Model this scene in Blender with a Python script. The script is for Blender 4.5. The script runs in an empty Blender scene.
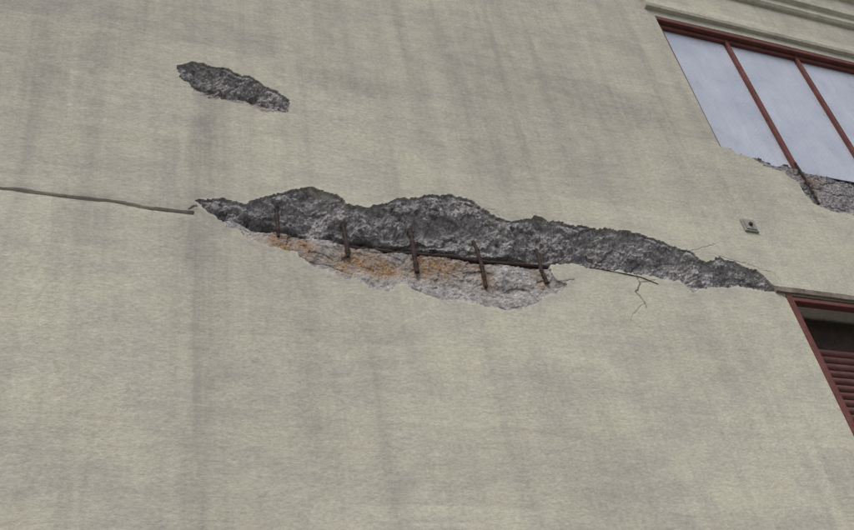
import bpy, bmesh, math, random
import numpy as np
from mathutils import Matrix, Vector, noise

random.seed(4); np.random.seed(4)
sc = bpy.context.scene
sc.view_settings.view_transform = 'Standard'
sc.view_settings.look = 'None'
sc.view_settings.exposure = 0

# ---------------------------------------------------------------- camera
D = 4.0; EYE = 1.6; F = 975.0
u = Vector((-227, -1165, 975)).normalized()
h = Vector((2600, 310, 975)); h = (h - u*h.dot(u)).normalized()
n = u.cross(h)
cam_d = bpy.data.cameras.new("camera"); cam = bpy.data.objects.new("camera", cam_d)
sc.collection.objects.link(cam); sc.camera = cam
right = Vector((h.x, n.x, u.x)); down = Vector((h.y, n.y, u.y)); fwd = Vector((h.z, n.z, u.z))
M = Matrix((right, -down, -fwd)).transposed().to_4x4()
M.translation = Vector((0, -D, EYE))
cam.matrix_world = M
cam_d.sensor_width = 36; cam_d.lens = 36*F/854; cam_d.clip_end = 3000

def R(px, py):
    """survey: rectified facade coordinates (X,Z in metres) of a point measured in the photo"""
    v = Vector((px-427, py-265, F))
    k = D / v.dot(n)
    return (v.dot(h)*k, EYE + v.dot(u)*k)
def RP(l): return np.array([R(*p) for p in l])

# ---------------------------------------------------------------- node helpers
class NT:
    def __init__(s, name):
        s.m = bpy.data.materials.new(name); s.m.use_nodes = True
        s.t = s.m.node_tree; s.b = s.t.nodes['Principled BSDF']
        s.tc = s.t.nodes.new('ShaderNodeTexCoord')
    def N(s, typ, **kw):
        nd = s.t.nodes.new(typ)
        for k, v in kw.items(): setattr(nd, k, v)
        return nd
    def L(s, a, b): s.t.links.new(a, b)
    def coord(s, sx, sy, sz, loc=(0,0,0)):
        mp = s.N('ShaderNodeMapping'); mp.inputs['Scale'].default_value = (sx, sy, sz)
        mp.inputs['Location'].default_value = loc
        s.L(s.tc.outputs['Object'], mp.inputs[0]); return mp.outputs[0]
    def noise(s, scale, vec=None, detail=4, rough=.6, dist=0):
        nd = s.N('ShaderNodeTexNoise'); nd.inputs['Scale'].default_value = scale
        nd.inputs['Detail'].default_value = detail; nd.inputs['Roughness'].default_value = rough
        nd.inputs['Distortion'].default_value = dist
        s.L(vec if vec else s.tc.outputs['Object'], nd.inputs['Vector']); return nd.outputs['Fac']
    def rng(s, x, a, b, c=0, d=1, smooth=False):
        nd = s.N('ShaderNodeMapRange')
        if smooth: nd.interpolation_type = 'SMOOTHSTEP'
        for i, v in enumerate((a, b, c, d)): nd.inputs[i+1].default_value = v
        s.L(x, nd.inputs[0]); return nd.outputs[0]
    def math(s, op, a, b=None):
        nd = s.N('ShaderNodeMath', operation=op)
        for i, v in enumerate((a, b)):
            if v is None: continue
            if isinstance(v, (int, float)): nd.inputs[i].default_value = v
            else: s.L(v, nd.inputs[i])
        return nd.outputs[0]
    def mix(s, f, a, b, blend='MIX'):
        nd = s.N('ShaderNodeMix', data_type='RGBA', blend_type=blend)
        for idx, v in ((0, f), (6, a), (7, b)):
            if isinstance(v, (int, float)): nd.inputs[idx].default_value = v
            elif isinstance(v, tuple): nd.inputs[idx].default_value = (*v, 1)
            else: s.L(v, nd.inputs[idx])
        return nd.outputs[2]
    def attr(s, name):
        nd = s.N('ShaderNodeAttribute', attribute_name=name); return nd.outputs['Fac']
    def bump(s, hgt, dist, strength=1, prev=None):
        nd = s.N('ShaderNodeBump'); nd.inputs['Distance'].default_value = dist
        nd.inputs['Strength'].default_value = strength
        s.L(hgt, nd.inputs['Height'])
        if prev: s.L(prev, nd.inputs['Normal'])
        return nd.outputs[0]
    def out(s, col=None, rough=.9, nrm=None, metal=0, spec=.3):
        if col is not None:
            if isinstance(col, tuple): s.b.inputs['Base Color'].default_value = (*col, 1)
            else: s.L(col, s.b.inputs['Base Color'])
        if isinstance(rough, (int, float)): s.b.inputs['Roughness'].default_value = rough
        else: s.L(rough, s.b.inputs['Roughness'])
        s.b.inputs['Metallic'].default_value = metal
        s.b.inputs['Specular IOR Level'].default_value = spec
        if nrm: s.L(nrm, s.b.inputs['Normal'])
        return s.m

def stucco(name, use_attr=True):
    s = NT(name)
    med = s.noise(2.2, s.coord(1, 1, 1.5, (9, 0, 4)), 6, .74, .35)
    runs = s.noise(1, s.coord(6.5, 6.5, .30, (2, 0, 7)), 5, .70, .2)
    strk = s.noise(1, s.coord(2.0, 2.0, 14, (1, 0, 3)), 5, .74, .3)
    fine = s.noise(1, s.coord(38, 38, 55), 3, .75)
    blot = s.noise(9, s.coord(1, 1, 1.5), 6, .78)
    c = s.mix(s.rng(med, .40, .60), (.555, .540, .425), (.505, .492, .405))
    c = s.mix(s.rng(med, .47, .68, 0, .50), c, (.410, .392, .345))
    c = s.mix(s.rng(runs, .49, .68, 0, .42), c, (.37, .352, .308))
    c = s.mix(s.rng(runs, .44, .30, 0, .30), c, (.60, .585, .48))
    c = s.mix(s.rng(strk, .52, .72, 0, .42), c, (.38, .362, .315))
    c = s.mix(s.rng(strk, .46, .28, 0, .38), c, (.62, .605, .515))
    c = s.mix(s.rng(blot, .54, .72, 0, .46), c, (.36, .345, .292))
    c = s.mix(s.rng(blot, .43, .28, 0, .50), c, (.67, .655, .565))
    c = s.mix(1.0, c, s.mix(s.rng(fine, .3, .7), (.82, .82, .82), (1.12, 1.12, 1.12)), 'MULTIPLY')
    br = s.N('ShaderNodeTexBrick'); br.inputs['Scale'].default_value = 1
    mp = s.N('ShaderNodeMapping'); mp.inputs['Rotation'].default_value = (math.radians(-90), 0, 0)
    wv = s.N('ShaderNodeTexNoise'); wv.inputs['Scale'].default_value = 4
    wv.inputs['Detail'].default_value = 4
    s.L(s.tc.outputs['Object'], wv.inputs['Vector'])
    vm = s.N('ShaderNodeVectorMath', operation='MULTIPLY_ADD')
    s.L(wv.outputs['Color'], vm.inputs[0]); vm.inputs[1].default_value = (.14, 0, .10)
    s.L(s.tc.outputs['Object'], vm.inputs[2])
    s.L(vm.outputs[0], mp.inputs[0]); s.L(mp.outputs[0], br.inputs['Vector'])
    br.inputs['Mortar Size'].default_value = 0.0
    br.inputs['Brick Width'].default_value = 1.27; br.inputs['Row Height'].default_value = .47
    br.inputs['Color1'].default_value = (.90, .895, .90, 1); br.inputs['Color2'].default_value = (1.04, 1.04, 1.03, 1)
    c = s.mix(.9, c, br.outputs['Color'], 'MULTIPLY')
    hsum = s.math('ADD', s.math('MULTIPLY', strk, .35), s.math('ADD', s.math('MULTIPLY', fine, .34), s.math('MULTIPLY', blot, 1.0)))
    b1 = s.bump(hsum, .014, .5)
    if use_attr:
        g = s.attr('grime_shade')
        gn = s.math('MULTIPLY', g, s.math('MULTIPLY', s.rng(blot, .3, .65, .6, 1.25), s.rng(runs, .3, .65, .6, 1.3)))
        c = s.mix(gn, c, (.205, .19, .182))
        c = s.mix(s.math('MULTIPLY', s.attr('lip'), s.rng(blot, .4, .6)), c, (.68, .66, .58))
        c = s.mix(s.attr('crack'), c, (.06, .055, .05))
    return s.out(c, .95, b1, spec=.12)

def broken_concrete():
    s = NT("broken_concrete")
    a1 = s.noise(18, None, 6, .78); a2 = s.noise(75, None, 4, .75)
    vor = s.N('ShaderNodeTexVoronoi'); vor.inputs['Scale'].default_value = 48
    s.L(s.tc.outputs['Object'], vor.inputs['Vector'])
    cc = s.mix(s.rng(a1, .40, .60), (.27, .255, .26), (.62, .60, .60))
    cc = s.mix(s.rng(a2, .54, .66, 0, .85), cc, (.80, .78, .76))
    cc = s.mix(s.rng(a2, .45, .34, 0, .85), cc, (.10, .093, .095))
    cc = s.mix(s.rng(vor.outputs['Color'], .6, .8, 0, .4), cc, (.60, .57, .55))
    cc = s.mix(s.rng(vor.outputs['Distance'], .42, .75, 0, .5), cc, (.15, .14, .14))
    cc = s.mix(s.attr('pale'), cc, s.mix(s.rng(a1, .38, .6), (.40, .375, .34), (.66, .64, .585)))
    r = s.math('MULTIPLY', s.attr('rust'), s.rng(a1, .38, .57, .10, .95))
    cc = s.mix(r, cc, s.mix(s.rng(a2, .4, .6), (.22, .115, .05), (.48, .30, .145)))
    cc = s.mix(s.attr('dark'), cc, (.022, .02, .02))  # near-black tint, includes the shadow painted into the seam slot
    hs = s.math('ADD', s.math('MULTIPLY', a1, 1.0), s.math('MULTIPLY', a2, .6))
    return s.out(cc, .95, s.bump(hs, .024, 1.0), spec=.12)

def painted(name, col, col2, rustcol=(.10, .045, .025), rough=.6, amt=.5):
    s = NT(name)
    a = s.noise(9, None, 6, .7); b = s.noise(45, None, 5, .7)
    c = s.mix(s.rng(a, .35, .65), col, col2)
    c = s.mix(s.rng(b, .52, .66, 0, amt), c, rustcol)
    return s.out(c, rough, s.bump(b, .004, .6), spec=.3)

m_wall = stucco("weathered_stucco")
m_conc_broken = broken_concrete()
m_trim = stucco("weathered_stucco_trim", False)
m_red = painted("red_oxide_paint", (.12, .040, .034), (.17, .066, .055), (.07, .042, .033), .8, .7)
m_shut = painted("shutter_paint", (.11, .046, .040), (.16, .072, .062), (.06, .035, .03), .75)
m_rebar = painted("rusty_rebar", (.032, .025, .024), (.065, .040, .030), (.016, .013, .012), .9, .8)
m_wood = painted("old_timber", (.30, .26, .21), (.17, .14, .115), (.08, .065, .055), .9, .6)
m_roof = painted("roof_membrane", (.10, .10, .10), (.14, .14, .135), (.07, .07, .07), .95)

def glass_mat():
    s = NT("dusty_wired_glass")
    a = s.noise(2.2, None, 6, .65); b = s.noise(60, None, 4, .7); d = s.noise(1, s.coord(14, 1, 2), 5, .6)
    c = s.mix(s.rng(a, .35, .7), (.43, .465, .54), (.57, .60, .67))
    c = s.mix(s.rng(b, .5, .7, 0, .5), c, (.34, .37, .43))
    c = s.mix(s.rng(d, .5, .75, 0, .35), c, (.33, .36, .41))
    sep = s.N('ShaderNodeSeparateXYZ'); s.L(s.tc.outputs['Object'], sep.inputs[0])
    def grid(op):
        q = s.math('ADD' if op else 'SUBTRACT', sep.outputs[0], sep.outputs[2])
        f = s.math('FRACT', s.math('MULTIPLY', q, 22))
        return s.rng(s.math('ABSOLUTE', s.math('SUBTRACT', f, .5)), .0, .09, 1, 0)
    g = s.math('MAXIMUM', grid(0), grid(1))
    c = s.mix(s.math('MULTIPLY', g, .3), c, (.30, .31, .34))
    return s.out(c, s.rng(a, .3, .7, .22, .4), s.bump(a, .01, .25), spec=.5)
m_glass = glass_mat()

# ---------------------------------------------------------------- mesh helpers
def obj(name, me, mat=None, parent=None):
    o = bpy.data.objects.new(name, me); sc.collection.objects.link(o)
    if mat: me.materials.append(mat)
    if parent: o.parent = parent
    return o
def empty(name):
    e = bpy.data.objects.new(name, None); sc.collection.objects.link(e); return e
def boxes(name, lst, mat, parent=None, bev=.003):
    bm = bmesh.new()
    for (x0, x1, y0, y1, z0, z1) in lst:
        r = bmesh.ops.create_cube(bm, size=1)
        bmesh.ops.scale(bm, vec=(x1-x0, y1-y0, z1-z0), verts=r['verts'])
        bmesh.ops.translate(bm, vec=((x0+x1)/2, (y0+y1)/2, (z0+z1)/2), verts=r['verts'])
    if bev: bmesh.ops.bevel(bm, geom=bm.edges[:], offset=bev, segments=1, affect='EDGES')
    me = bpy.data.meshes.new(name); bm.to_mesh(me); bm.free()
    return obj(name, me, mat, parent)
def profile(name, pts, x0, x1, mat, parent=None, step=.04, wob=.0025):
    """moulding: (y,z) profile swept along X with slight irregularity"""
    bm = bmesh.new(); k = max(2, int((x1-x0)/step)); rings = []
    for i in range(k+1):
        x = x0 + (x1-x0)*i/k
        rings.append([bm.verts.new((x, y + wob*noise.noise(Vector((x*6, j*3.1, 2))), z + wob*noise.noise(Vector((x*6, j*3.1, 9))))) for j, (y, z) in enumerate(pts)])
    m = len(pts)
    for a, b in zip(rings, rings[1:]):
        for j in range(m): bm.faces.new((a[j], a[(j+1) % m], b[(j+1) % m], b[j]))
    bm.faces.new(rings[0][::-1]); bm.faces.new(rings[-1])
    bmesh.ops.recalc_face_normals(bm, faces=bm.faces[:])
    me = bpy.data.meshes.new(name); bm.to_mesh(me); bm.free()
    return obj(name, me, mat, parent)

building = empty("concrete_building")

# ---------------------------------------------------------------- damage survey (facade coordinates)
top_l = [(193,200),(215,198),(228,201),(243,203),(262,197),(278,192),(295,188),(313,187),(330,193),(342,198),(352,206),(368,207),(390,200),(412,197),(432,195),(458,196),(470,200),(480,208),(492,214),(512,222),(524,220),(535,216),(548,221),(562,223),(590,227),(612,229),(628,231),(655,238),(672,246),(690,251),(706,262),(720,257),(745,266),(762,274),(775,284),(784,291)]
bot_l = [(765,291),(735,287),(712,286),(692,291),(680,281),(655,276),(625,271),(595,267),(570,264),(552,264),(550,270),(556,280),(567,283),(563,291),(548,294),(540,301),(528,307),(505,309),(480,306),(462,301),(440,299),(425,294),(402,283),(392,290),(370,286),(358,279),(340,276),(325,270),(310,264),(297,252),(265,244),(248,238),(240,230),(228,226),(222,219),(205,210)]
main_poly = RP(top_l + bot_l)
seam_m = RP([(193,207),(225,217),(280,229),(340,240),(400,247),(450,252),(480,258),(520,262),(552,265),(600,269),(640,275),(700,285),(780,293)])
top_m = RP(top_l)
up_poly = RP([(178,66),(192,62),(205,63),(215,67),(228,70),(240,75),(252,78),(262,84),(272,89),(280,95),(290,99),(291,108),(286,113),(272,113),(258,108),(245,103),(235,103),(222,99),(212,99),(203,95),(195,90),(185,82),(180,76)])
seam_u = RP([(178,76),(200,90),(215,97),(240,99),(262,104),(291,113)])
top_u = RP([(178,66),(192,62),(215,67),(240,75),(262,84),(280,95),(291,99)])
win_poly = RP([(722,141),(735,152),(752,158),(768,167),(785,172),(797,182),(806,196),(818,205),(832,212),(850,214),(880,228),(910,232),(925,215),(930,170),(800,145)])
seam_w = RP([(722,150),(800,166),(854,181),(930,210)])

def inside(poly, x, z):
    r = np.zeros(x.shape, bool); m = len(poly)
    for i in range(m):
        x1, z1 = poly[i]; x2, z2 = poly[(i+1) % m]
        c = ((z1 > z) != (z2 > z)) & (x < (x2-x1)*(z-z1)/((z2-z1) or 1e-9)+x1)
        r ^= c
    return r
def segdist(poly, x, z, closed=True):
    d = np.full(x.shape, 1e9); m = len(poly)
    for i in range(m if closed else m-1):
        a = poly[i]; b = poly[(i+1) % m]; ab = b-a; L2 = (ab**2).sum() or 1e-9
        t = np.clip(((x-a[0])*ab[0]+(z-a[1])*ab[1])/L2, 0, 1)
        d = np.minimum(d, np.hypot(x-a[0]-t*ab[0], z-a[1]-t*ab[1]))
    return d

# ---------------------------------------------------------------- facade grid
WX0, WX1, WZ0, WZ1 = 4.82, 8.10, 6.95, 8.72      # window opening
DX0, DX1, DZ1 = 4.74, 7.70, 5.41                  # shutter opening (from ground)
def seq(a, b, s):
    k = max(1, round((b-a)/s)); return list(np.linspace(a, b, k+1))[:-1]
xs = seq(-9, -.7, .3)+seq(-.7, .42, .02)+seq(.42, 4.74, .0056)+seq(4.74, 4.82, .008)+seq(4.82, 7.7, .012)+seq(7.7, 8.1, .05)+seq(8.1, 12, .3)+[12]
zs = seq(0, 4.5, .25)+seq(4.5, 4.9, .03)+seq(4.9, 5.41, .0052)+seq(5.41, 6.95, .0056)+seq(6.95, 8.72, .03)+seq(8.72, 11.4, .2)+[11.4]
xs = np.array(xs); zs = np.array(zs)
nx, nz = len(xs), len(zs)
X, Z = np.meshgrid(xs, zs, indexing='ij')
X = X.ravel(); Z = Z.ravel(); N = len(X)
Y = np.zeros(N)
A = {k: np.zeros(N) for k in ('spall', 'rust', 'pale', 'dark', 'grime_shade', 'crack', 'lip')}

def nz2(x, z, s, seed, oct=4):
    return np.array([noise.fractal(Vector((a*s, seed, b*s)), 1.0, 2.1, oct) for a, b in zip(x, z)])
def rusty(x, z, c, rx, rz):
    cx, cz = R(*c); return np.exp(-((x-cx)/rx)**2-((z-cz)/rz)**2)

def spall(poly, seam, topl, kind):
    lo = poly.min(0)-.06; hi = poly.max(0)+.06
    idx = np.where((X > lo[0]) & (X < hi[0]) & (Z > lo[1]) & (Z < hi[1]))[0]
    x = X[idx]; z = Z[idx]
    wx = x + .020*nz2(x, z, 10, 3.1) + .010*nz2(x, z, 40, 1.1, 2); wz = z + .024*nz2(x, z, 10, 8.7) + .010*nz2(x, z, 40, 4.1, 2)
    ins = inside(poly, wx, wz)
    idx = idx[ins]; x = x[ins]; z = z[ins]; wx = wx[ins]; wz = wz[ins]
    sd = segdist(poly, wx, wz)
    zs_ = np.interp(x, seam[:, 0], seam[:, 1]) + .022*nz2(x, z*.3, 6, 5.5) - (.02 if kind == 'main' else 0)
    above = z > zs_
    dt = segdist(topl, wx, wz, False)
    chunk = []; chv = []
    for a, b in zip(x, z):
        d_, p_ = noise.voronoi(Vector((a*8+.4*noise.noise(Vector((a*20, 1, b*20))), 2, b*11)))
        chunk.append(d_[1]-d_[0]); chv.append(noise.cell(p_[0]*7.3))
    chunk = np.array(chunk); chv = np.array(chv)
    peb = np.array([noise.voronoi(Vector((a*30, 7, b*30)))[0][0] for a, b in zip(x, z)])
    peb2 = np.array([noise.voronoi(Vector((a*60, 3, b*60)))[0][0] for a, b in zip(x, z)])
    f1 = nz2(x, z, 6, 1.2, 5); f2 = nz2(x, z, 45, 4.4, 3)
    rough = .038*f1 + .014*(chv-.5) - .014*np.clip(chunk, 0, .6) + .017*(peb-.4) + .009*(peb2-.4) + .006*f2
    du = .018 + np.minimum(.34*dt, .085)
    if kind == 'up': du = .016 + np.minimum(.36*dt, .06)
    dl = .010 + np.minimum(.16*sd, .022)
    # undercut along the bar line: a deep slot just above the lower ledge
    q = (z-zs_)
    gap = np.where(q < .085, 1, np.clip(1-(q-.085)/.03, 0, 1))*(q > 0)
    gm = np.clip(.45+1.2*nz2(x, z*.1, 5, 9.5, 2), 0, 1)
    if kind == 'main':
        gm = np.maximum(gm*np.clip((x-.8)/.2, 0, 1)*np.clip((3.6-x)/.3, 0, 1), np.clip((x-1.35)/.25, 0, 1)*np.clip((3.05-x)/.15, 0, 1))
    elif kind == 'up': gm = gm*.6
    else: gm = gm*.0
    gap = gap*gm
    ramp = np.clip((z-zs_)/.010, 0, 1)
    base = np.where(above, du*ramp+dl*(1-ramp)+.0, dl)
    y = base + rough*np.clip(sd/.03, .25, 1)*np.where(above, 1, .45)
    y += gap*.065*np.clip(sd/.03, 0, 1)*ramp
    y = np.maximum(y, .006)
    Y[idx] = y
    A['spall'][idx] = 1
    A['pale'][idx] = np.clip(np.where(above, .0, .38) + .45*np.clip(1-sd/.018, 0, 1)*np.where(above, .5, 1)*(f1 > -.2) + np.clip(f1-.25, 0, .5)*np.where(above, .5, .9), 0, 1)
    A['dark'][idx] = np.clip(gap*(.85+.5*f2), 0, .94)*np.clip(sd/.02, 0, 1)  # seam shadow painted dark, on top of the carved slot
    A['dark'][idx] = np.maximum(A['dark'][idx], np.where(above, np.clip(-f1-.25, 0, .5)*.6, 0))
    return idx, x, z, above, f1

i1, x1, z1, ab1, f1 = spall(main_poly, seam_m, top_m, 'main')
r = 0
for c, rx, rz, a in (((285,240),.14,.08,1.1),((300,246),.10,.07,.8),((362,256),.14,.08,1.2),((378,265),.11,.08,1.1),((345,264),.07,.08,.8),((425,262),.08,.11,1.1),((446,264),.10,.10,1.1),((486,272),.05,.16,1.),((468,262),.08,.06,.7),((541,276),.05,.12,.8),((400,268),.16,.06,.5),((320,256),.10,.04,.5)):
    r = r + a*rusty(x1, z1, c, rx, rz)
A['rust'][i1] = np.clip(r, 0, 1)*np.where(ab1, .25, 1)
pl = rusty(x1, z1, (486,250), .05, .12)*.8 + rusty(x1, z1, (262,240), .1, .08)*.7+ rusty(x1, z1, (360,272), .14, .05)*.5
pl += rusty(x1, z1, (325,192), .05, .05)*.9
A['pale'][i1] = np.clip(A['pale'][i1]+pl, 0, 1)
i2, x2, z2, ab2, _ = spall(up_poly, seam_u, top_u, 'up')
A['rust'][i2] = np.clip(rusty(x2, z2, (218,95), .10, .05)+.8*rusty(x2, z2, (262,104), .06, .05), 0, 1)
i3, x3, z3, ab3, _ = spall(win_poly, seam_w, win_poly[:12], 'win')
A['rust'][i3] = np.clip(rusty(x3, z3, (812,178), .12, .1)*.8, 0, 1)
A['pale'][i3] = 0
A['dark'][i3] = .25
Y[i3] += .02*np.clip((z3-6.6)/.3, 0, 1)

# pour joint, left of the spall: thin recessed groove
jz = 5.467
idx = np.where((X < .66) & (np.abs(Z-jz) < .2))[0]
x = X[idx]; z = Z[idx]
wob = np.array([.014*noise.fractal(Vector((a*3, 1, 0)), 1, 2, 5) for a in x])
wd = np.array([.009+.006*noise.noise(Vector((a*7, 3, 0))) for a in x])
dz = z-(jz+wob)
g = np.clip(1.4-np.abs(dz)/wd, 0, 1)
Y[idx] += .015*g
A['grime_shade'][idx] += .42*g + .24*np.exp(-((dz-.03)/.03)**2)  # dark joint line, plus its shadow painted as a band above
A['lip'][idx] += .35*np.exp(-((dz+.026)/.012)**2)
# hairline and structural cracks
def crack(pts, w, depth, jit=.006, a=1.0):
    P = RP(pts)
    lo = P.min(0)-.05; hi = P.max(0)+.05
    idx = np.where((X > lo[0]) & (X < hi[0]) & (Z > lo[1]) & (Z < hi[1]) & (A['spall'] == 0))[0]
    x = X[idx]; z = Z[idx]
    d = segdist(P, x+jit*2*nz2(x, z, 25, 2.2), z+jit*2*nz2(x, z, 25, 6.2), False)
    g = np.clip(1.3-d/w, 0, 1)
    Y[idx] += depth*g; A['crack'][idx] = np.maximum(A['crack'][idx], a*g)
crack([(636,274),(640,284),(637,292),(645,303),(647,307)], .0055, .004, a=.75)
crack([(640,283),(655,280)], .005, .003, a=.35)
crack([(645,303),(634,314),(631,320)], .005, .002, a=.18)
crack([(631,320),(645,331),(653,338)], .005, .002, a=.15)
crack([(690,251),(715,244),(722,250)], .005, .003, a=.2)
crack([(556,283),(575,279)], .005, .004, a=.4)
crack([(775,291),(800,305)], .005, .004, a=.4)
crack([(190,209),(196,206)], .008, .006, a=.7)
crack([(720,256),(740,262),(772,272),(782,282)], .005, .003, a=.2)
crack([(505,222),(495,210),(470,207)], .004, .003, a=.25)

# soft dirt stains and tone changes in facade coords
def blob(p, rx, rz, a):
    cx, cz = R(*p); A['grime_shade'][:] += a*np.exp(-np.abs((X-cx)/rx)**2-((Z-cz)/rz)**2)
cx = .68
wobx = .02*np.sin(Z*3.1)+.012*np.sin(Z*9+1)+.01*np.sin(Z*23)
run = np.clip((X-(cx-.08)-wobx)/.05, 0, 1)*np.exp(-np.clip(X-cx, 0, 9)/.22)
A['grime_shade'] += .26*run*np.clip((7.0-Z)/.4, 0, 1)
blob((215,130), .18, .5, .18); blob((360,85), .45, .10, .26); blob((330,78), .2, .2, .10)
blob((480,90), .30, .9, .16); blob((560,95), .30, .7, .12); blob((520,150), .5, .25, .12)
blob((640,120), .5, .25, .14); blob((430,30), .8, .3, .10); blob((320,430), .12, 1.1, .10)
blob((300,390), .35, .3, .10); blob((380,440), .10, .9, .10); blob((560,420), .18, .9, .10)
blob((700,360), .3, .5, .10); blob((60,60), .5, .7, .20); blob((760,200), .5, .2, .12); blob((330,330), .5, .12, .10)
A['grime_shade'] += .20*np.clip((Z-5.6)/1.6, 0, 1)  # wall colour turns darker and greyer with height
sdm = segdist(main_poly, X, Z)
A['grime_shade'] += .12*np.exp(-(sdm/.07)**2)*(A['spall'] == 0)
A['lip'] += .45*np.exp(-(sdm/.014)**2)*(A['spall'] == 0)
A['grime_shade'] = np.clip(A['grime_shade'], 0, .9); A['lip'] = np.clip(A['lip'], 0, 1)
Y += np.where(A['spall'] == 0, .004*np.sin(X*2.3+Z*1.1)*np.sin(Z*1.7), 0)

gi = np.arange(N).reshape(nx, nz)
a = gi[:-1, :-1]; b = gi[1:, :-1]; c = gi[1:, 1:]; d = gi[:-1, 1:]
xc = (xs[:-1]+xs[1:])/2; zc = (zs[:-1]+zs[1:])/2
XC, ZC = np.meshgrid(xc, zc, indexing='ij')
hole = ((XC > WX0) & (XC < WX1) & (ZC > WZ0) & (ZC < WZ1)) | ((XC > DX0) & (XC < DX1) & (ZC < DZ1))
keep = ~hole
quads = np.stack([a[keep], b[keep], c[keep], d[keep]], 1)
verts = np.stack([X, Y, Z], 1)
extraV = []; extraF = []; src = []
def ixx(v): return int(np.argmin(np.abs(xs-v)))
def izz(v): return int(np.argmin(np.abs(zs-v)))
def reveal(path):
    base = N+len(extraV)
    for p in path:
        extraV.append((X[p], .32, Z[p])); src.append(p)
    for k in range(len(path)-1):
        extraF.append((path[k], path[k+1], base+k+1, base+k))
xa, xb, za, zb = ixx(WX0), ixx(WX1), izz(WZ0), izz(WZ1)
reveal([gi[i, za] for i in range(xa, xb+1)]); reveal([gi[i, zb] for i in range(xb, xa-1, -1)])
reveal([gi[xb, k] for k in range(za, zb+1)]); reveal([gi[xa, k] for k in range(zb, za-1, -1)])
xa, xb, zb = ixx(DX0), ixx(DX1), izz(DZ1)
reveal([gi[i, zb] for i in range(xb, xa-1, -1)])
reveal([gi[xb, k] for k in range(0, zb+1)]); reveal([gi[xa, k] for k in range(zb, -1, -1)])
V = np.vstack([verts, np.array(extraV)]); Fq = np.vstack([quads, np.array(extraF)])
spv = np.concatenate([A['spall'], A['spall'][src]])
me = bpy.data.meshes.new("facade_wall")
me.vertices.add(len(V)); me.vertices.foreach_set('co', V.astype(np.float32).ravel())
me.loops.add(len(Fq)*4); me.loops.foreach_set('vertex_index', Fq.astype(np.int32).ravel())
me.polygons.add(len(Fq)); me.polygons.foreach_set('loop_start', np.arange(0, len(Fq)*4, 4, dtype=np.int32))
me.update(calc_edges=True)
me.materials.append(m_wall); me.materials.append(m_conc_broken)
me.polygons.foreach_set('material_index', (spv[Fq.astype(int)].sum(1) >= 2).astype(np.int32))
me.polygons.foreach_set('use_smooth', np.zeros(len(Fq), bool))
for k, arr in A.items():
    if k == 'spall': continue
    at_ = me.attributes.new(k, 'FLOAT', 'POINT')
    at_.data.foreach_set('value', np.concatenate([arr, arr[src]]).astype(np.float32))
obj("facade_wall", me, None, building)
boxes("side_walls", [(-9.0, -8.7, .05, 14, 0, 11.4), (11.7, 12.0, .05, 14, 0, 11.4), (-8.7, 11.7, 13.7, 14, 0, 11.4)], m_trim, building, 0)
boxes("roof_slab", [(-8.7, 11.7, .05, 13.7, 10.9, 11.15)], m_roof, building, 0)
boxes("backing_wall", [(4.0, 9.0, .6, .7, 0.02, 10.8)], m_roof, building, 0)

profile("window_hood", [(.02, 8.80), (-.035, 8.81), (-.045, 8.84), (-.045, 8.94), (-.03, 8.965), (.02, 8.97)], 4.74, 8.25, m_trim, building)
profile("string_course", [(.02, 9.36), (-.03, 9.37), (-.05, 9.40), (-.05, 9.47), (-.09, 9.50), (-.10, 9.57), (-.06, 9.60), (.02, 9.61)], 5.0, 11.9, m_trim, building)
profile("cornice", [(.02, 9.95), (-.06, 9.97), (-.08, 10.05), (-.16, 10.12), (-.18, 10.25), (-.1, 10.3), (.02, 10.3)], -8.9, 11.9, m_trim, building)

# ---------------------------------------------------------------- window
win = empty("steel_frame_window"); win.parent = building
yg = .075
mull = [4.86, 5.61, 6.44, 7.27, 8.07]
fr = []
for i, xm in enumerate(mull):
    fr.append((xm-.020, xm+.020, yg-.035, yg+.02, 6.90, 8.66))
for i in range(4):
    xl, xr = mull[i]+.02, mull[i+1]-.02
    fr.append((xl, xr, yg-.032, yg+.018, 8.615, 8.658))
boxes("frame", fr, m_red, win, .004)
boxes("head_channel", [(4.825, 8.095, .0, .10, 8.662, 8.716)], m_red, win, .006)
boxes("panes", [(mull[i]+.021, mull[i+1]-.021, yg, yg+.006, 6.90, 8.62) for i in range(4)], m_glass, win, 0)

# ---------------------------------------------------------------- roller shutter
door = empty("roller_shutter_door"); door.parent = building
fr = [(DX0-.005, DX0+.045, -.014, .09, 0, 5.395), (DX1-.055, DX1+.005, -.018, .09, 0, 5.395)]
boxes("jambs", fr, m_red, door, .005)
boxes("lintel_angle", [(DX0+.048, DX1-.058, -.010, .05, 5.35, 5.385)], m_red, door, .004)
boxes("head_box", [(DX0+.06, DX1-.06, .20, .29, 5.08, 5.38)], m_rebar, door, .01)
bm = bmesh.new(); p = .06; k = int(5.1/p); prof = []
for i in range(k):
    z0 = 5.1-(i+1)*p
    for j in range(6):
        t = j/6; prof.append((.19-.020*math.sin(math.pi*t)**.7, z0+p*(1-t)))
prof_v = [[bm.verts.new((x, y, z)) for (y, z) in prof] for x in (DX0+.06, DX1-.06)]
for j in range(len(prof)-1): bm.faces.new((prof_v[0][j], prof_v[0][j+1], prof_v[1][j+1], prof_v[1][j]))
me = bpy.data.meshes.new("slats"); bm.to_mesh(me); bm.free(); obj("slats", me, m_shut, door)
profile("head_trim", [(.0, 5.415), (-.022, 5.418), (-.026, 5.455), (.0, 5.46)], 4.66, 7.9, m_wood, door, .03, .008)

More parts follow.
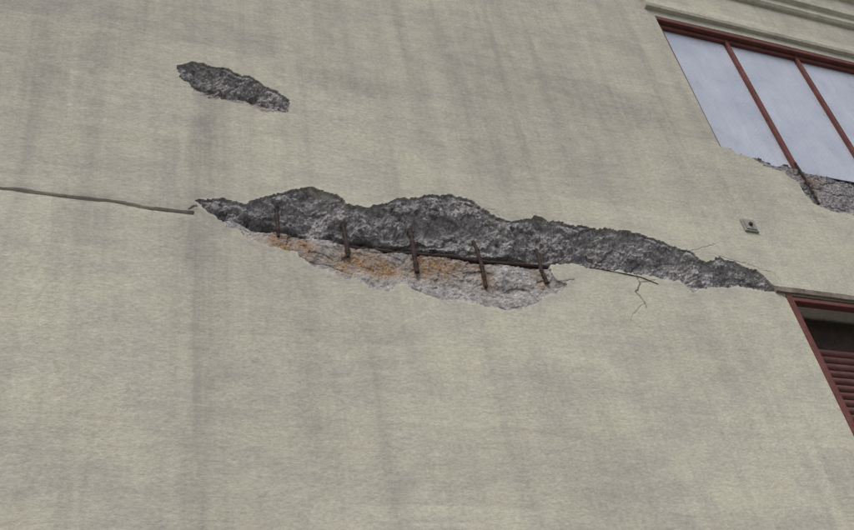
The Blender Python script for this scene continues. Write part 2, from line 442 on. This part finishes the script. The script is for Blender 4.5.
# ---------------------------------------------------------------- exposed reinforcement
def tube_mesh(bm, pts, r, ribs=True):
    P = [Vector(p) for p in pts]
    seg = []
    for i in range(len(P)-1):
        L = (P[i+1]-P[i]).length; kk = max(1, int(L/.008))
        for j in range(kk): seg.append(P[i].lerp(P[i+1], j/kk))
    seg.append(P[-1]); rings = []
    for i, q in enumerate(seg):
        t = (seg[min(i+1, len(seg)-1)]-seg[max(i-1, 0)]).normalized()
        a1 = t.orthogonal().normalized(); a2 = t.cross(a1)
        rr = r*(1+(.14 if (ribs and i % 2) else 0)+.5*noise.noise(q*30))
        rings.append([bm.verts.new(q+(a1*math.cos(w)+a2*math.sin(w))*rr) for w in [k*math.pi/4 for k in range(8)]])
    for A_, B_ in zip(rings, rings[1:]):
        for j in range(8): bm.faces.new((A_[j], A_[(j+1) % 8], B_[(j+1) % 8], B_[j]))
    bm.faces.new(rings[0][::-1]); bm.faces.new(rings[-1])
rb = empty("exposed_rebar")
def bar(name, pts, r):
    bm = bmesh.new(); tube_mesh(bm, pts, r)
    bmesh.ops.recalc_face_normals(bm, faces=bm.faces[:])
    me = bpy.data.meshes.new(name); bm.to_mesh(me); bm.free(); obj(name, me, m_rebar, rb)
def at(px, py, y):
    X_, Z_ = R(px, py); return (X_, y, Z_)
bar("stirrup_1", [at(278,204,.05), at(278,213,.022), at(278,226,.010), at(279,235,.014)], .012)
bar("stirrup_2", [at(346,215,.075), at(346,225,.045), at(348,245,.018), at(349,255,.016)], .014)
bar("stirrup_3", [at(413,222,.075), at(414,232,.045), at(415,252,.016), at(418,271,.014)], .014)
bar("stirrup_4", [at(477,234,.07), at(479,246,.034), at(482,262,.014), at(487,286,.014)], .012)
bar("stirrup_5", [at(540,244,.06), at(541,256,.026), at(542,270,.012), at(548,282,.014)], .013)
def seamp(px, y, dz=.012):
    X_ = R(px, 240)[0]; return (X_, y, float(np.interp(X_, seam_m[:, 0], seam_m[:, 1]))+dz)
bar("longitudinal_bar", [seamp(q, yy) for q, yy in ((300,.09),(350,.07),(400,.07),(450,.055),(480,.048),(510,.042),(555,.04),(585,.08))], .013)
bar("tie_wire", [at(556,264,.012), at(600,269,-.002), at(640,277,-.002), at(658,284,-.001)], .0025)
bar("sill_bar", [at(797,160,.03), at(806,178,.01), at(813,193,.0), at(819,204,.0)], .010)

bx = R(749, 226)
plate = empty("wall_anchor_plate")
m_plate = painted("galvanised_plate", (.34, .33, .30), (.26, .25, .22), (.14, .12, .10), .7)
s_ = .062
boxes("plate", [(bx[0]-s_, bx[0]+s_, -.012, .002, bx[1]-s_, bx[1]+s_)], m_plate, plate, .004)
boxes("cover", [(bx[0]-.045, bx[0]+.045, -.018, -.0125, bx[1]-.045, bx[1]+.045)], m_plate, plate, .002)
bm = bmesh.new()
bmesh.ops.create_cone(bm, cap_ends=True, segments=6, radius1=.018, radius2=.014, depth=.014, matrix=Matrix.Translation((bx[0], -.026, bx[1])) @ Matrix.Rotation(math.pi/2, 4, 'X'))
me = bpy.data.meshes.new("bolt"); bm.to_mesh(me); bm.free(); obj("bolt", me, m_rebar, plate)

# ---------------------------------------------------------------- ground
def ground_mat(name, c1, c2, sc_=8):
    s = NT(name); a = s.noise(sc_, None, 8, .7); b = s.noise(120, None, 3, .6)
    c = s.mix(s.rng(a, .3, .7), c1, c2)
    return s.out(c, .92, s.bump(b, .006, .6), spec=.3)
m_asph = ground_mat("asphalt", (.045, .045, .047), (.065, .064, .062))
m_conc = ground_mat("pavement_concrete", (.24, .235, .22), (.32, .31, .29), 3)
m_earth = ground_mat("earth", (.16, .14, .10), (.11, .12, .06), .3)
m_line = ground_mat("road_paint", (.7, .7, .66), (.8, .8, .78), 20)
def sheet(name, x0, x1, y0, y1, z, mat):
    me = bpy.data.meshes.new(name); me.from_pydata([(x0, y0, z), (x1, y0, z), (x1, y1, z), (x0, y1, z)], [], [(0, 1, 2, 3)])
    return obj(name, me, mat)
sheet("ground", -900, 900, -900, 900, -.14, m_earth)
sheet("road", -300, 300, -15.5, -5.5, -.135, m_asph)
boxes("pavement", [(-300, 300, -5.35, -.002, -.2, -.002)], m_conc, None, 0)
boxes("kerb", [(-300, 300, -5.5, -5.353, -.2, 0.0)], m_conc, None, 0)
boxes("road_markings", [(-60+6*i, -57+6*i, -10.56, -10.44, -.1345, -.131) for i in range(20)], m_line, None, 0)

# ---------------------------------------------------------------- light
az = math.radians(210); el = math.radians(57)
w = bpy.data.worlds.new("World"); sc.world = w; w.use_nodes = True
nt = w.node_tree; bg = nt.nodes['Background']
sky = nt.nodes.new('ShaderNodeTexSky'); sky.sky_type = 'NISHITA'; sky.sun_disc = False
sky.sun_elevation = el; sky.sun_rotation = az
sky.dust_density = 4; sky.air_density = 1.0; sky.ozone_density = 1
nt.links.new(sky.outputs[0], bg.inputs[0]); bg.inputs[1].default_value = .145
sd_ = bpy.data.lights.new("sun", 'SUN'); sun = bpy.data.objects.new("sun", sd_); sc.collection.objects.link(sun)
sd_.energy = 1.5; sd_.angle = math.radians(28); sd_.color = (1, .985, .965)
dirv = Vector((math.sin(az)*math.cos(el), math.cos(az)*math.cos(el), math.sin(el)))
sun.rotation_euler = dirv.to_track_quat('Z', 'Y').to_euler()
print("verts", len(V))
